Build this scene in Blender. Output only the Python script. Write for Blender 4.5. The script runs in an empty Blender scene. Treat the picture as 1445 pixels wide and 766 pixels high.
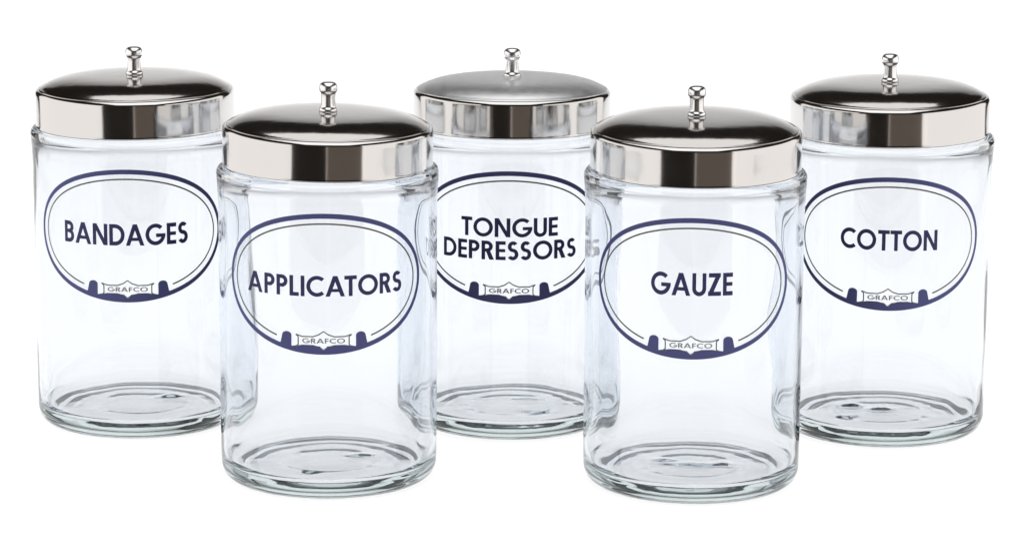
import bpy, bmesh, math, random
from mathutils import Vector, noise
from math import sin, cos, pi, radians, sqrt

S = 0.054                      # one lid radius in metres; all lengths below are in lid radii
scene = bpy.context.scene
C = scene.collection

# ------------------------------------------------------------------ camera
PITCH, ROLL = 0.211587, 0.005802
cam_data = bpy.data.cameras.new('camera')
cam_data.sensor_width = 36.0
cam_data.lens = 4969.87 / 1445 * 36.0
cam_data.clip_start, cam_data.clip_end = 0.05, 60
cam = bpy.data.objects.new('camera', cam_data)
C.objects.link(cam)
from mathutils import Matrix
cam.matrix_world = (Matrix.Translation(Vector((0, -32.0276, 9.05308)) * S)
                    @ Matrix.Rotation(pi / 2 - PITCH, 4, 'X') @ Matrix.Rotation(ROLL, 4, 'Z'))
scene.camera = cam

# ------------------------------------------------------------------ world: a dim studio
world = bpy.data.worlds.new('World')
scene.world = world
world.use_nodes = True
bg = world.node_tree.nodes['Background']
bg.inputs[0].default_value = (1.0, 0.86, 0.76, 1)
bg.inputs[1].default_value = 0.018

# ------------------------------------------------------------------ lamps
def softbox(name, loc, aim, w, h, radiance, col=(1, 1, 1)):
    """rectangular studio lamp facing aim; radiance is what its face shows"""
    d = bpy.data.lights.new(name, 'AREA')
    d.shape = 'RECTANGLE'
    d.size, d.size_y = w * S, h * S
    d.energy = radiance * pi * (w * S) * (h * S)
    d.color = col
    o = bpy.data.objects.new(name, d)
    C.objects.link(o)
    loc, aim = Vector(loc) * S, Vector(aim) * S
    o.location = loc
    o.rotation_euler = (aim - loc).to_track_quat('-Z', 'Y').to_euler()
    return o

UNDERLIGHT = 2.05
softbox('added_underlight', (0, 15.5, -2.5), (0, 15.5, 0), 32, 45, UNDERLIGHT, (1, 1, 1))  # added beneath the sheet to keep it white and free of shadows
WARM = (1.0, 0.965, 0.935)
softbox('left_softbox', (-23.5, -3, 3), (0, -3, 3), 52, 26, 1.08, WARM)
softbox('right_softbox', (23.5, -3, 3), (0, -3, 3), 52, 26, 1.08, WARM)
softbox('overhead_softbox', (0, -4, 28), (0, -4, 0), 28, 46, 1.3, (1, 1, 1))
softbox('backdrop_fill', (0, 44, 1), (0, 30, 1), 33, 11, 3.6, (1, 1, 1))  # added behind the sweep so the lid tops reflect a gradient
softbox('room_reflection_fill', (18.5, -40, -3), (18.5, 0, 3), 37, 24, 0.10, (1.0, 0.80, 0.66))  # added light, stands in for the room reflected in the skirts
softbox('streak_reflection_fill', (-0.4, -39, -3), (-0.4, 0, 3), 0.8, 24, 0.55, (1.0, 0.88, 0.78))  # added strip, draws the thin bright line reflected in the skirts

# ------------------------------------------------------------------ exposure
vs = scene.view_settings
vs.view_transform, vs.look, vs.exposure, vs.gamma = 'Standard', 'None', 0.0, 1.0
vs.use_curve_mapping = False
cy = scene.cycles
cy.max_bounces, cy.transmission_bounces, cy.glossy_bounces = 32, 28, 10
cy.diffuse_bounces, cy.transparent_max_bounces = 4, 16
cy.caustics_refractive = False
cy.caustics_reflective = False
cy.use_denoising = True

# ------------------------------------------------------------------ materials
def mat(name):
    m = bpy.data.materials.new(name)
    m.use_nodes = True
    nt = m.node_tree
    nt.nodes.clear()
    out = nt.nodes.new('ShaderNodeOutputMaterial')
    return m, nt, out

def mat_glass():
    m, nt, out = mat('clear_glass')
    b = nt.nodes.new('ShaderNodeBsdfGlass')
    b.inputs['Color'].default_value = (0.963, 0.971, 0.984, 1)
    b.inputs['Roughness'].default_value = 0.0
    b.inputs['IOR'].default_value = 1.5
    v = nt.nodes.new('ShaderNodeVolumeAbsorption')
    v.inputs['Color'].default_value = (0.42, 0.56, 0.52, 1)
    v.inputs['Density'].default_value = 6.5
    nt.links.new(b.outputs[0], out.inputs['Surface'])
    nt.links.new(v.outputs[0], out.inputs['Volume'])
    return m

def mat_metal(name, col, rough, bump=0.0, streak=(60, 60, 60), metallic=1.0):
    m, nt, out = mat(name)
    b = nt.nodes.new('ShaderNodeBsdfPrincipled')
    b.inputs['Base Color'].default_value = (*col, 1)
    b.inputs['Metallic'].default_value = metallic
    b.inputs['Roughness'].default_value = rough
    tc = nt.nodes.new('ShaderNodeTexCoord')
    mp = nt.nodes.new('ShaderNodeMapping')
    mp.inputs['Scale'].default_value = streak
    n = nt.nodes.new('ShaderNodeTexNoise')
    n.inputs['Scale'].default_value = 1.0
    n.inputs['Detail'].default_value = 4.0
    nt.links.new(tc.outputs['Object'], mp.inputs[0])
    nt.links.new(mp.outputs[0], n.inputs['Vector'])
    mr = nt.nodes.new('ShaderNodeMapRange')
    mr.inputs['To Min'].default_value = rough * 0.8
    mr.inputs['To Max'].default_value = rough * 1.25
    nt.links.new(n.outputs['Fac'], mr.inputs['Value'])
    nt.links.new(mr.outputs[0], b.inputs['Roughness'])
    if bump:
        bp = nt.nodes.new('ShaderNodeBump')
        bp.inputs['Strength'].default_value = bump
        bp.inputs['Distance'].default_value = 0.001
        nt.links.new(n.outputs['Fac'], bp.inputs['Height'])
        nt.links.new(bp.outputs[0], b.inputs['Normal'])
    nt.links.new(b.outputs[0], out.inputs['Surface'])
    return m

def mat_ink(name, col):
    m, nt, out = mat(name)
    b = nt.nodes.new('ShaderNodeBsdfPrincipled')
    b.inputs['Roughness'].default_value = 0.55
    b.inputs['Specular IOR Level'].default_value = 0.25
    n = nt.nodes.new('ShaderNodeTexNoise')
    n.inputs['Scale'].default_value = 900.0
    n.inputs['Detail'].default_value = 3.0
    r = nt.nodes.new('ShaderNodeMix')
    r.data_type = 'RGBA'
    r.inputs['A'].default_value = (*[c * 0.85 for c in col], 1)
    r.inputs['B'].default_value = (*[min(1, c * 1.15) for c in col], 1)
    nt.links.new(n.outputs['Fac'], r.inputs['Factor'])
    nt.links.new(r.outputs['Result'], b.inputs['Base Color'])
    nt.links.new(b.outputs[0], out.inputs['Surface'])
    return m

def mat_acrylic():
    """milky white sheet, lit from beneath by the added underlight"""
    m, nt, out = mat('white_acrylic')
    d = nt.nodes.new('ShaderNodeBsdfDiffuse')
    t = nt.nodes.new('ShaderNodeBsdfTranslucent')
    d.inputs['Color'].default_value = (0.8, 0.8, 0.8, 1)
    t.inputs['Color'].default_value = (0.9, 0.9, 0.9, 1)
    mx = nt.nodes.new('ShaderNodeMixShader')
    mx.inputs[0].default_value = 0.5
    nt.links.new(d.outputs[0], mx.inputs[1])
    nt.links.new(t.outputs[0], mx.inputs[2])
    nt.links.new(mx.outputs[0], out.inputs['Surface'])
    return m

GLASS = mat_glass()
STEEL = mat_metal('polished_steel', (0.73, 0.72, 0.71), 0.10, 0.012, (260, 260, 12))
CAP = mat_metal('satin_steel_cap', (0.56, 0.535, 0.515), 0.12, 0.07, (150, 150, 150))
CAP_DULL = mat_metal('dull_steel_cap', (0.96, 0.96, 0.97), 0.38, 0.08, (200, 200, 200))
CHROME = mat_metal('chrome', (0.97, 0.97, 0.98), 0.24)
NAVY = mat_ink('navy_ink', (0.088, 0.095, 0.25))
DEEP = mat_ink('dark_navy_ink', (0.040, 0.042, 0.13))
OLIVE = mat_ink('grey_ink', (0.15, 0.142, 0.125))
GREY = mat_ink('light_grey_ink', (0.30, 0.30, 0.31))
ACRYL = mat_acrylic()

# ------------------------------------------------------------------ helpers
def link(name, me, m, parent=None, smooth=True):
    me.materials.append(m)
    for p in me.polygons:
        p.use_smooth = smooth
    o = bpy.data.objects.new(name, me)
    C.objects.link(o)
    if parent:
        o.parent = parent
    return o

def lathe_mesh(name, prof, seg=160, closed=False, wob=None):
    """turn a profile of (radius, height) round the z axis; a radius of 0 makes a pole"""
    vs_, fs, rings = [], [], []
    for i, (r, z) in enumerate(prof):
        if r < 1e-6:
            rings.append([len(vs_)])
            vs_.append((0, 0, (z if wob is None else wob(i, r, z, 0.0)[1]) * S))
        else:
            ring = []
            for k in range(seg):
                a = 2 * pi * k / seg
                rr, zz = (r, z) if wob is None else wob(i, r, z, a)
                ring.append(len(vs_))
                vs_.append((rr * S * cos(a), rr * S * sin(a), zz * S))
            rings.append(ring)
    pairs = list(zip(rings[:-1], rings[1:]))
    if closed:
        pairs.append((rings[-1], rings[0]))
    for A, B in pairs:
        for k in range(seg):
            k2 = (k + 1) % seg
            if len(A) == 1 and len(B) == 1:
                continue
            if len(A) == 1:
                fs.append((A[0], B[k], B[k2]))
            elif len(B) == 1:
                fs.append((A[k], B[0], A[k2]))
            else:
                fs.append((A[k], B[k], B[k2], A[k2]))
    me = bpy.data.meshes.new(name)
    me.from_pydata(vs_, [], fs)
    bm = bmesh.new()
    bm.from_mesh(me)
    bmesh.ops.recalc_face_normals(bm, faces=bm.faces)
    bm.to_mesh(me)
    bm.free()
    return me

def arc_pts(cx, cz, rx, rz, a0, a1, n):
    return [(cx + rx * cos(radians(a0 + (a1 - a0) * i / n)), cz + rz * sin(radians(a0 + (a1 - a0) * i / n)))
            for i in range(n + 1)]

def spread(pts, step):
    out = [pts[0]]
    for a, b in zip(pts[:-1], pts[1:]):
        n = max(1, int(math.hypot(b[0] - a[0], b[1] - a[1]) / step))
        for i in range(1, n + 1):
            out.append((a[0] + (b[0] - a[0]) * i / n, a[1] + (b[1] - a[1]) * i / n))
    return out

# ------------------------------------------------------------------ setting: underlit sheet and sweep, added for a shadowless white
def build_sheet():
    prof = [(-7.0, 0.0), (0, 0), (10, 0), (22, 0)]
    R = 14.0
    for i in range(1, 25):
        a = radians(80 * i / 24)
        prof.append((22 + R * sin(a), R - R * cos(a)))
    prof.append((prof[-1][0] + 0.5, 16.5))
    xs = [-16.5 + 33 * i / 24 for i in range(25)]
    v, f = [], []
    for (y, z) in prof:
        for x in xs:
            v.append((x * S, y * S, (z - 0.018) * S))
    n = len(xs)
    for j in range(len(prof) - 1):
        for i in range(n - 1):
            f.append((j * n + i, j * n + i + 1, (j + 1) * n + i + 1, (j + 1) * n + i))
    me = bpy.data.meshes.new('underlit_sheet')
    me.from_pydata(v, [], f)
    o = link('underlit_sheet', me, ACRYL)
    o['kind'] = 'structure'
    o['label'] = 'plain white sheet under and behind the jars'
build_sheet()

# ------------------------------------------------------------------ jar glass
RB = 1.040                                        # body radius at the label

def glass_mesh(seed, marks):
    rnd = random.Random(seed)
    outer = [(0, 0.050), (0.20, 0.050), (0.36, 0.049), (0.41, 0.044), (0.45, 0.044), (0.50, 0.048), (0.62, 0.043),
             (0.76, 0.030), (0.84, 0.010), (0.905, 0.0)]
    outer += arc_pts(0.905, 0.165, 0.131, 0.165, -80, 0, 16)
    outer += [(1.037, 0.28), (1.038, 0.4), (1.039, 0.8), (1.039, 1.3), (1.039, 1.8), (1.039, 2.3), (1.041, 2.60),
              (1.044, 2.74), (1.048, 2.83), (1.054, 2.90)]
    outer += arc_pts(1.008, 2.942, 0.050, 0.060, -10, 84, 9)
    outer += [(0.995, 3.006), (0.982, 3.014), (0.976, 3.035), (0.976, 3.24)]
    outer += arc_pts(0.953, 3.24, 0.023, 0.03, 20, 160, 5)
    inner = [(0.925, 3.22), (0.925, 3.09), (0.929, 3.04), (0.943, 2.985), (0.963, 2.925), (0.979, 2.86), (0.987, 2.78), (0.987, 2.6),
             (0.986, 2.3), (0.986, 1.8), (0.985, 1.3), (0.983, 0.8), (0.980, 0.45), (0.977, 0.30)]
    inner += arc_pts(0.877, 0.240, 0.099, 0.101, -6, -84, 12)
    inner += [(0.80, 0.139), (0.66, 0.140), (0.52, 0.140), (0.44, 0.141), (0.36, 0.143), (0.20, 0.144), (0, 0.144)]
    prof = spread(outer, 0.09) + spread(inner, 0.045)
    no = len(spread(outer, 0.09))
    off = Vector((rnd.uniform(0, 50), rnd.uniform(0, 50), rnd.uniform(0, 50)))

    def dent(r, a):                                # bumps added to the floor to imitate reflected dark specks
        x, y, s_ = r * cos(a), r * sin(a), 0.0
        for mx, my, wx, wy, h in marks:
            s_ += h * math.exp(-((x - mx) / wx) ** 2 - ((y - my) / wy) ** 2)
        return s_

    def wob(i, r, z, a):
        d = Vector((cos(a) * 1.6, sin(a) * 1.6, z * 0.45)) + off
        if i < no and z < 0.4:                     # thick heel
            z -= 0.018 * (1 - z / 0.4)
        w = noise.noise(d)
        w2 = noise.noise(Vector((cos(a) * 4, sin(a) * 4, z * 1.1)) + off * 2)
        if i < no:                                 # outside: nearly true
            k = 0.0022 if 0.2 < z < 2.95 else 0.0008
            return r + k * w * min(1, r), z + (0.0015 * w2 * r if z < 0.06 and r < 0.8 else 0)
        k = 0.007 if 0.35 < z < 2.8 else 0.003     # inside: the drawn glass varies in thickness
        return r + (k * w + 0.0042 * w2) * min(1, r), z + ((0.010 * w + 0.005 * w2) * r * r + dent(r, a) if z < 0.185 else 0)
    return lathe_mesh('glass_body', prof, 192, False, wob)

# ------------------------------------------------------------------ printed label
# label plane: u along the wall, v up, both in lid radii from the oval's centre
ZC = 2.07
WALL = [(0.22, 1.036), (0.4, 1.038), (0.8, 1.039), (2.3, 1.039), (2.6, 1.041), (2.75, 1.045)]
def wall(z):
    for (z0, r0), (z1, r1) in zip(WALL[:-1], WALL[1:]):
        if z <= z1:
            return r0 + (r1 - r0) * (z - z0) / (z1 - z0)
    return WALL[-1][1]
def wrap(u, v, lift):
    a = u / RB - pi / 2
    z = ZC + v
    # the wall widens a little towards the shoulder
    r = wall(z) + lift
    return (r * S * cos(a), r * S * sin(a), z * S)

class Ink:
    """gathers flat polygons of ink and wraps them on the glass; each new stroke lies a hair above the one before"""
    def __init__(s, lift):
        s.v, s.f, s.lift = [], [], lift
    def strip(s, P, Q):
        s.lift += 0.00012
        b = len(s.v)
        for p, q in zip(P, Q):
            s.v.append(wrap(*p, s.lift)); s.v.append(wrap(*q, s.lift))
        for i in range(len(P) - 1):
            s.f.append((b + 2 * i, b + 2 * i + 1, b + 2 * i + 3, b + 2 * i + 2))
    def quad(s, a, b, c, d, n=4):
        """a-b and d-c are the long edges"""
        L = lambda p, q, t: (p[0] + (q[0] - p[0]) * t, p[1] + (q[1] - p[1]) * t)
        m = max(n, int(math.hypot(b[0] - a[0], b[1] - a[1]) / 0.04))
        s.strip([L(a, b, i / m) for i in range(m + 1)], [L(d, c, i / m) for i in range(m + 1)])
    def line(s, pts, w):
        P, Q = [], []
        for i, p in enumerate(pts):
            a = pts[max(i - 1, 0)]; b = pts[min(i + 1, len(pts) - 1)]
            dx, dy = b[0] - a[0], b[1] - a[1]
            l = math.hypot(dx, dy) or 1
            P.append((p[0] - dy / l * w / 2, p[1] + dx / l * w / 2))
            Q.append((p[0] + dy / l * w / 2, p[1] - dx / l * w / 2))
        s.strip(P, Q)
    def build(s, name, m, parent):
        me = bpy.data.meshes.new(name)
        me.from_pydata(s.v, [], s.f)
        bm = bmesh.new(); bm.from_mesh(me)
        bmesh.ops.recalc_face_normals(bm, faces=bm.faces)
        c = Vector((0, 0, 0))
        for f in bm.faces:
            m_ = f.calc_center_median()
            if f.normal.dot(Vector((m_.x, m_.y, 0))) < 0:
                f.normal_flip()
        bm.to_mesh(me); bm.free()
        return link(name, me, m, parent)

# geometric sans capitals: each glyph is (width, list of shapes) in a box of height 1
T = 0.188
H_ = T / 2
def bar(x0, y0, x1, y1): return ('q', (x0, y0), (x1, y0), (x1, y1), (x0, y1))
def stem(x): return ('q', (x, 0), (x, 1), (x + T, 1), (x + T, 0))
def arc(cx, cy_, rx, ry, a0, a1): return ('a', cx, cy_, rx, ry, a0, a1)
GLYPH = {
 'A': (0.92, [('q', (0, 0), (0.46 - 0.105, 1), (0.46 + 0.105, 1), (0.205, 0)), ('q', (0.92, 0), (0.46 + 0.105, 1), (0.46 - 0.105, 1), (0.715, 0)), bar(0.22, 0.22, 0.70, 0.375)]),
 'B': (0.60, [stem(0), bar(0.09, 1 - T, 0.30, 1), bar(0.09, 0.45, 0.32, 0.61), bar(0.09, 0, 0.32, T), arc(0.29, 0.7175, 0.19, 0.1875, -90, 90), arc(0.30, 0.3125, 0.21, 0.2175, -90, 90)]),
 'C': (0.81, [arc(0.50, 0.5, 0.41, 0.415, 47, 313)]),
 'D': (0.78, [stem(0), bar(0.09, 1 - T, 0.32, 1), bar(0.09, 0, 0.32, T), arc(0.30, 0.5, 0.385, 0.5 - H_, -90, 90)]),
 'E': (0.50, [stem(0), bar(0.09, 1 - T, 0.50, 1), bar(0.09, 0.42, 0.48, 0.42 + T * .9), bar(0.09, 0, 0.50, T)]),
 'F': (0.48, [stem(0), bar(0.09, 1 - T, 0.48, 1), bar(0.09, 0.40, 0.46, 0.40 + T * .9)]),
 'G': (0.98, [arc(0.50, 0.5, 0.41, 0.415, 45, 352), bar(0.52, 0.37, 1.0, 0.37 + T * .9)]),
 'I': (T, [stem(0)]),
 'L': (0.46, [stem(0), bar(0.09, 0, 0.46, T)]),
 'N': (0.78, [stem(0), stem(0.78 - T), ('q', (0, 1), (0.78 - 0.21, 0), (0.78, 0), (0.21, 1))]),
 'O': (1.0, [arc(0.50, 0.5, 0.41, 0.415, 0, 360)]),
 'P': (0.58, [stem(0), bar(0.09, 1 - T, 0.29, 1), bar(0.09, 0.40, 0.29, 0.40 + T * .9), arc(0.27, 0.695, 0.21, 0.2125, -90, 90)]),
 'R': (0.62, [stem(0), bar(0.09, 1 - T, 0.29, 1), bar(0.09, 0.42, 0.29, 0.42 + T * .9), arc(0.27, 0.705, 0.21, 0.2025, -90, 90), ('q', (0.22, 0.46), (0.40, 0), (0.64, 0), (0.43, 0.50))]),
 'S': (0.54, [arc(0.27, 0.715, 0.165, 0.195, 35, 270), arc(0.26, 0.305, 0.185, 0.215, 90, -150)]),
 'T': (0.60, [bar(0, 1 - T, 0.60, 1), stem(0.30 - H_)]),
 'U': (0.68, [('q', (0, 0.30), (0, 1), (T, 1), (T, 0.30)), ('q', (0.68 - T, 0.30), (0.68 - T, 1), (0.68, 1), (0.68, 0.30)), arc(0.34, 0.32, 0.34 - H_, 0.32 - H_ + 0.01, 180, 360)]),
 'Z': (0.64, [bar(0.03, 1 - T, 0.62, 1), bar(0, 0, 0.64, T), ('q', (0, T * .6), (0.38, 1 - T * .6), (0.62, 1 - T * .6), (0.24, T * .6))]),
}
KERN = {'DA': -0.04, 'AG': -0.03, 'GA': -0.03, 'BA': -0.01, 'AP': 0.02, 'AT': -0.12, 'TO': -0.03, 'AU': 0.0, 'TT': -0.06, 'RA': -0.02}

def word_shapes(word, gap=0.090):
    x, items = 0.0, []
    for i, ch in enumerate(word):
        w, shapes = GLYPH[ch]
        items.append((x, shapes))
        x += w
        if i < len(word) - 1:
            x += gap + KERN.get(word[i:i + 2], 0)
    return x, items

def write(ink, word, uc, v0, width, height, bold=1.0, slant=0.0):
    """set a word centred on uc with its baseline at v0"""
    tot, items = word_shapes(word)
    sx = width / tot
    M = lambda x, y, p: (uc - width / 2 + (x + p[0]) * sx, v0 + p[1] * height + slant * ((x + p[0]) * sx - width / 2))
    for x, shapes in items:
        for sh in shapes:
            if sh[0] == 'q':
                ink.quad(*[M(x, 0, p) for p in sh[1:]])
            else:
                _, cx, cy_, rx, ry, a0, a1 = sh
                n = max(8, int(abs(a1 - a0) / 11))
                P, Q = [], []
                for i in range(n + 1):
                    a = radians(a0 + (a1 - a0) * i / n)
                    P.append(M(x, 0, (cx + (rx + H_) * cos(a), cy_ + (ry + H_) * sin(a))))
                    Q.append(M(x, 0, (cx + (rx - H_) * cos(a), cy_ + (ry - H_) * sin(a))))
                ink.strip(P, Q)

A_, B_ = 1.045, 0.668          # half axes of the oval

def label(parent, words):
    e = bpy.data.objects.new('printed_label', None)
    e.empty_display_size = 0.02
    C.objects.link(e)
    e.parent = parent
    # blue oval, thicker at the top and bottom, with the two posts and the scalloped sill under the banner
    k = Ink(0.0034)
    n = 180
    P, Q = [], []
    for i in range(n + 1):
        a = 2 * pi * i / n + pi / 2
        P.append((A_ * cos(a), B_ * sin(a)))
        w = 0.038 + 0.010 * abs(sin(a)) ** 2
        Q.append(((A_ - w) * cos(a), (B_ - w) * sin(a)))
    k.strip(P, Q)
    for s in (-1, 1):
        # post with a rounded head
        top = []
        for i in range(13):
            t = pi * i / 12
            top.append((s * 0.350 + 0.047 * cos(t), -0.490 + 0.035 * sin(t)))
        bot = [(p[0] + s * 0.012 * (1 + s * (p[0] - s * 0.35) / 0.05), 0) for p in top]
        bot = [(p[0], -B_ * sqrt(1 - (p[0] / A_) ** 2) + 0.02) for p in bot]
        k.strip(top, bot)
        P = [(s * (0.012 + 0.295 * i / 14), 0) for i in range(15)]
        Pt = [(p[0], -0.578 - 0.016 * ((abs(p[0]) - 0.16) / 0.15) ** 2 - (0.02 if i == 0 else 0)) for i, p in enumerate(P)]
        Pb = [(p[0], -B_ * sqrt(1 - (p[0] / A_) ** 2) + 0.02) for p in P]
        k.strip(Pt, Pb)
    k.build('oval_border', NAVY, e)
    # hairline inside the border, open at the foot for the banner
    k = Ink(0.0034)
    for a0, a1 in ((-61.5, 90), (90, 241.5)):
        pts = [((A_ - 0.098) * cos(radians(a0 + (a1 - a0) * i / 70)), (B_ - 0.098) * sin(radians(a0 + (a1 - a0) * i / 70))) for i in range(71)]
        k.line(pts, 0.0155)
    k.build('inner_line', OLIVE, e)
    # banner scroll
    up = [(-0.262, -0.478), (-0.20, -0.497), (-0.10, -0.497), (-0.045, -0.478), (0, -0.447), (0.045, -0.478), (0.10, -0.497), (0.20, -0.497), (0.262, -0.478)]
    lo = [(-0.262, -0.592), (-0.20, -0.578), (-0.10, -0.578), (-0.045, -0.594), (0, -0.617), (0.045, -0.594), (0.10, -0.578), (0.20, -0.578), (0.262, -0.592)]
    ln = Ink(0.0046)
    ln.line(up, 0.012)
    ln.line(lo, 0.006)
    for s in (-1, 1):
        ln.line([(s * 0.262, -0.478), (s * 0.238, -0.50), (s * 0.238, -0.575), (s * 0.262, -0.592)], 0.012)
    ln.build('banner_outline', OLIVE, e)
    tx = Ink(0.0054)
    write(tx, 'GRAFCO', 0, -0.560, 0.40, 0.047)
    tx.build('banner_lettering', GREY, e)
    for (w, uc, v0, wd, ht, sl) in words:
        k = Ink(0.0034)
        write(k, w, uc, v0, wd, ht, 1.0, sl)
        k.build('lettering', DEEP, e)
    return e

# ------------------------------------------------------------------ lids
def cap_profile(rise):
    ZE = 3.372
    pts = []
    n = 36
    for i in range(n + 1):
        t = i / n
        pts.append((t * 0.950, ZE + 0.034 + (rise - 0.022) * (1 - t ** 6) + 0.022 * (1 - t * t)))
    # rolled shoulder down to the skirt
    pts += [(0.957, ZE + 0.0325), (0.962, ZE + 0.027), (0.964, ZE + 0.018)]
    return pts

def lid(name, label_, loc, rise, rot, tilt, tilt_dir, cap):
    e = bpy.data.objects.new(name, None)
    e.empty_display_size = 0.03
    C.objects.link(e)
    ZE, Z0 = 3.372, 3.020
    base = 3.022
    e.location = (loc[0] * S, loc[1] * S, base * S)
    e.rotation_euler = (Matrix.Rotation(radians(tilt), 3, (cos(radians(tilt_dir)), sin(radians(tilt_dir)), 0)) @ Matrix.Rotation(rot, 3, 'Z')).to_euler()
    e['label'], e['category'] = label_, 'jar lid'
    e['group'] = 'metal lids on the glass jars'
    sh = lambda ps: [(r, z - base) for r, z in ps]
    top = cap_profile(rise)
    inner = [(r * 0.99, z - 0.012) for r, z in reversed(top)]
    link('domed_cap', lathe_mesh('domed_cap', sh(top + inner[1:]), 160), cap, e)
    # skirt: rounded top lip, straight wall, curled hem
    sk = [(0.9615, ZE + 0.022)] + arc_pts(0.962, ZE - 0.022, 0.038, 0.045, 88, 0, 10) + [(1.0, ZE - 0.06), (0.9995, ZE - 0.2), (0.9995, Z0 + 0.03)]
    sk += arc_pts(0.9945, Z0 + 0.012, 0.0085, 0.012, 50, -90, 6)
    sk += [(0.985, Z0 + 0.002), (0.984, Z0 + 0.03), (0.984, ZE - 0.03), (0.955, ZE + 0.010)]
    link('skirt', lathe_mesh('skirt', sh(sk), 160, closed=True), STEEL, e)
    zc = ZE + 0.034 + rise
    kn = [(0.0, -0.01), (0.078, -0.01), (0.086, 0.006), (0.087, 0.022), (0.082, 0.036), (0.072, 0.046), (0.070, 0.058), (0.068, 0.085),
          (0.067, 0.120), (0.067, 0.155), (0.069, 0.178), (0.072, 0.192), (0.082, 0.202), (0.086, 0.214), (0.087, 0.240), (0.084, 0.262),
          (0.074, 0.282), (0.056, 0.294), (0.034, 0.299), (0.014, 0.300), (0.0, 0.300)]
    kh = (ZE + 0.436 - zc) / 0.300
    kn = [(r * 1.0, z * kh if z > 0 else z) for r, z in kn]
    link('knob', lathe_mesh('knob', [(r, z + zc - base) for r, z in kn], 48), CHROME, e)
    return e

# ------------------------------------------------------------------ the five jars
JARS = [
 # x, y, label azimuth, words, text, dome rise, seeds
 (-3.8058, 3.0347, 0.25, [('BANDAGES', -0.03, -0.095, 1.30, 0.215, 0.0)], 0.118,
  'clear glass jar printed BANDAGES, at the far left behind the APPLICATORS jar',
  'domed steel lid on the BANDAGES jar at the far left', 0.5, 250),
 (-1.7563, 0.8680, 0.5, [('APPLICATORS', 0.0, -0.115, 1.57, 0.195, 0.0)], 0.118,
  'clear glass jar printed APPLICATORS, front left, between BANDAGES and GAUZE',
  'domed steel lid on the APPLICATORS jar, front left', 0.9, 100),
 (-0.0101, 3.0660, -1.0, [('TONGUE', 0.0, 0.005, 0.99, 0.190, 0.0), ('DEPRESSORS', 0.0, -0.225, 1.41, 0.190, 0.0)], 0.112,
  'clear glass jar printed TONGUE DEPRESSORS, back centre behind the two front jars',
  'pale matt grey topped lid on the TONGUE DEPRESSORS jar, back centre', -1.5, 0),
 (1.7320, 0.7613, -4.0, [('GAUZE', 0.0, -0.065, 0.77, 0.215, 0.0)], 0.118,
  'clear glass jar printed GAUZE, front right, left of the COTTON jar',
  'domed steel lid with a dark top on the GAUZE jar, front right', 0.8, 0),
 (3.7765, 2.8535, -4.25, [('COTTON', 0.0, -0.065, 0.98, 0.205, -0.012)], 0.118,
  'clear glass jar printed COTTON, at the far right behind the GAUZE jar',
  'domed steel lid on the COTTON jar at the far right', 0.5, -90),
]
MARKS = [[(0.30, 0.16, 0.10, 0.05, 0.022)],
         [(-0.16, -0.64, 0.08, 0.05, -0.022), (0.30, 0.06, 0.10, 0.05, 0.014)],
         [(0.22, -0.48, 0.13, 0.06, -0.026), (0.15, 0.10, 0.12, 0.05, 0.010)],
         [(-0.26, 0.03, 0.09, 0.05, 0.018), (0.05, -0.09, 0.24, 0.05, 0.015), (0.30, -0.03, 0.12, 0.05, 0.010)],
         [(-0.30, 0.10, 0.08, 0.07, 0.024), (0.0, -0.02, 0.12, 0.06, 0.020), (-0.34, -0.42, 0.10, 0.06, -0.026)]]
for i, (x, y, az, words, rise, jl, ll, tilt, td) in enumerate(JARS):
    e = bpy.data.objects.new('glass_jar', None)
    e.empty_display_size = 0.03
    C.objects.link(e)
    e.location = (x * S, y * S, 0.0004)
    e.rotation_euler = (0, 0, radians(az))
    e['label'], e['category'], e['group'] = jl, 'jar', 'labelled glass jars on the white sheet'
    link('glass_body', glass_mesh(11 + i, MARKS[i]), GLASS, e)
    label(e, words)
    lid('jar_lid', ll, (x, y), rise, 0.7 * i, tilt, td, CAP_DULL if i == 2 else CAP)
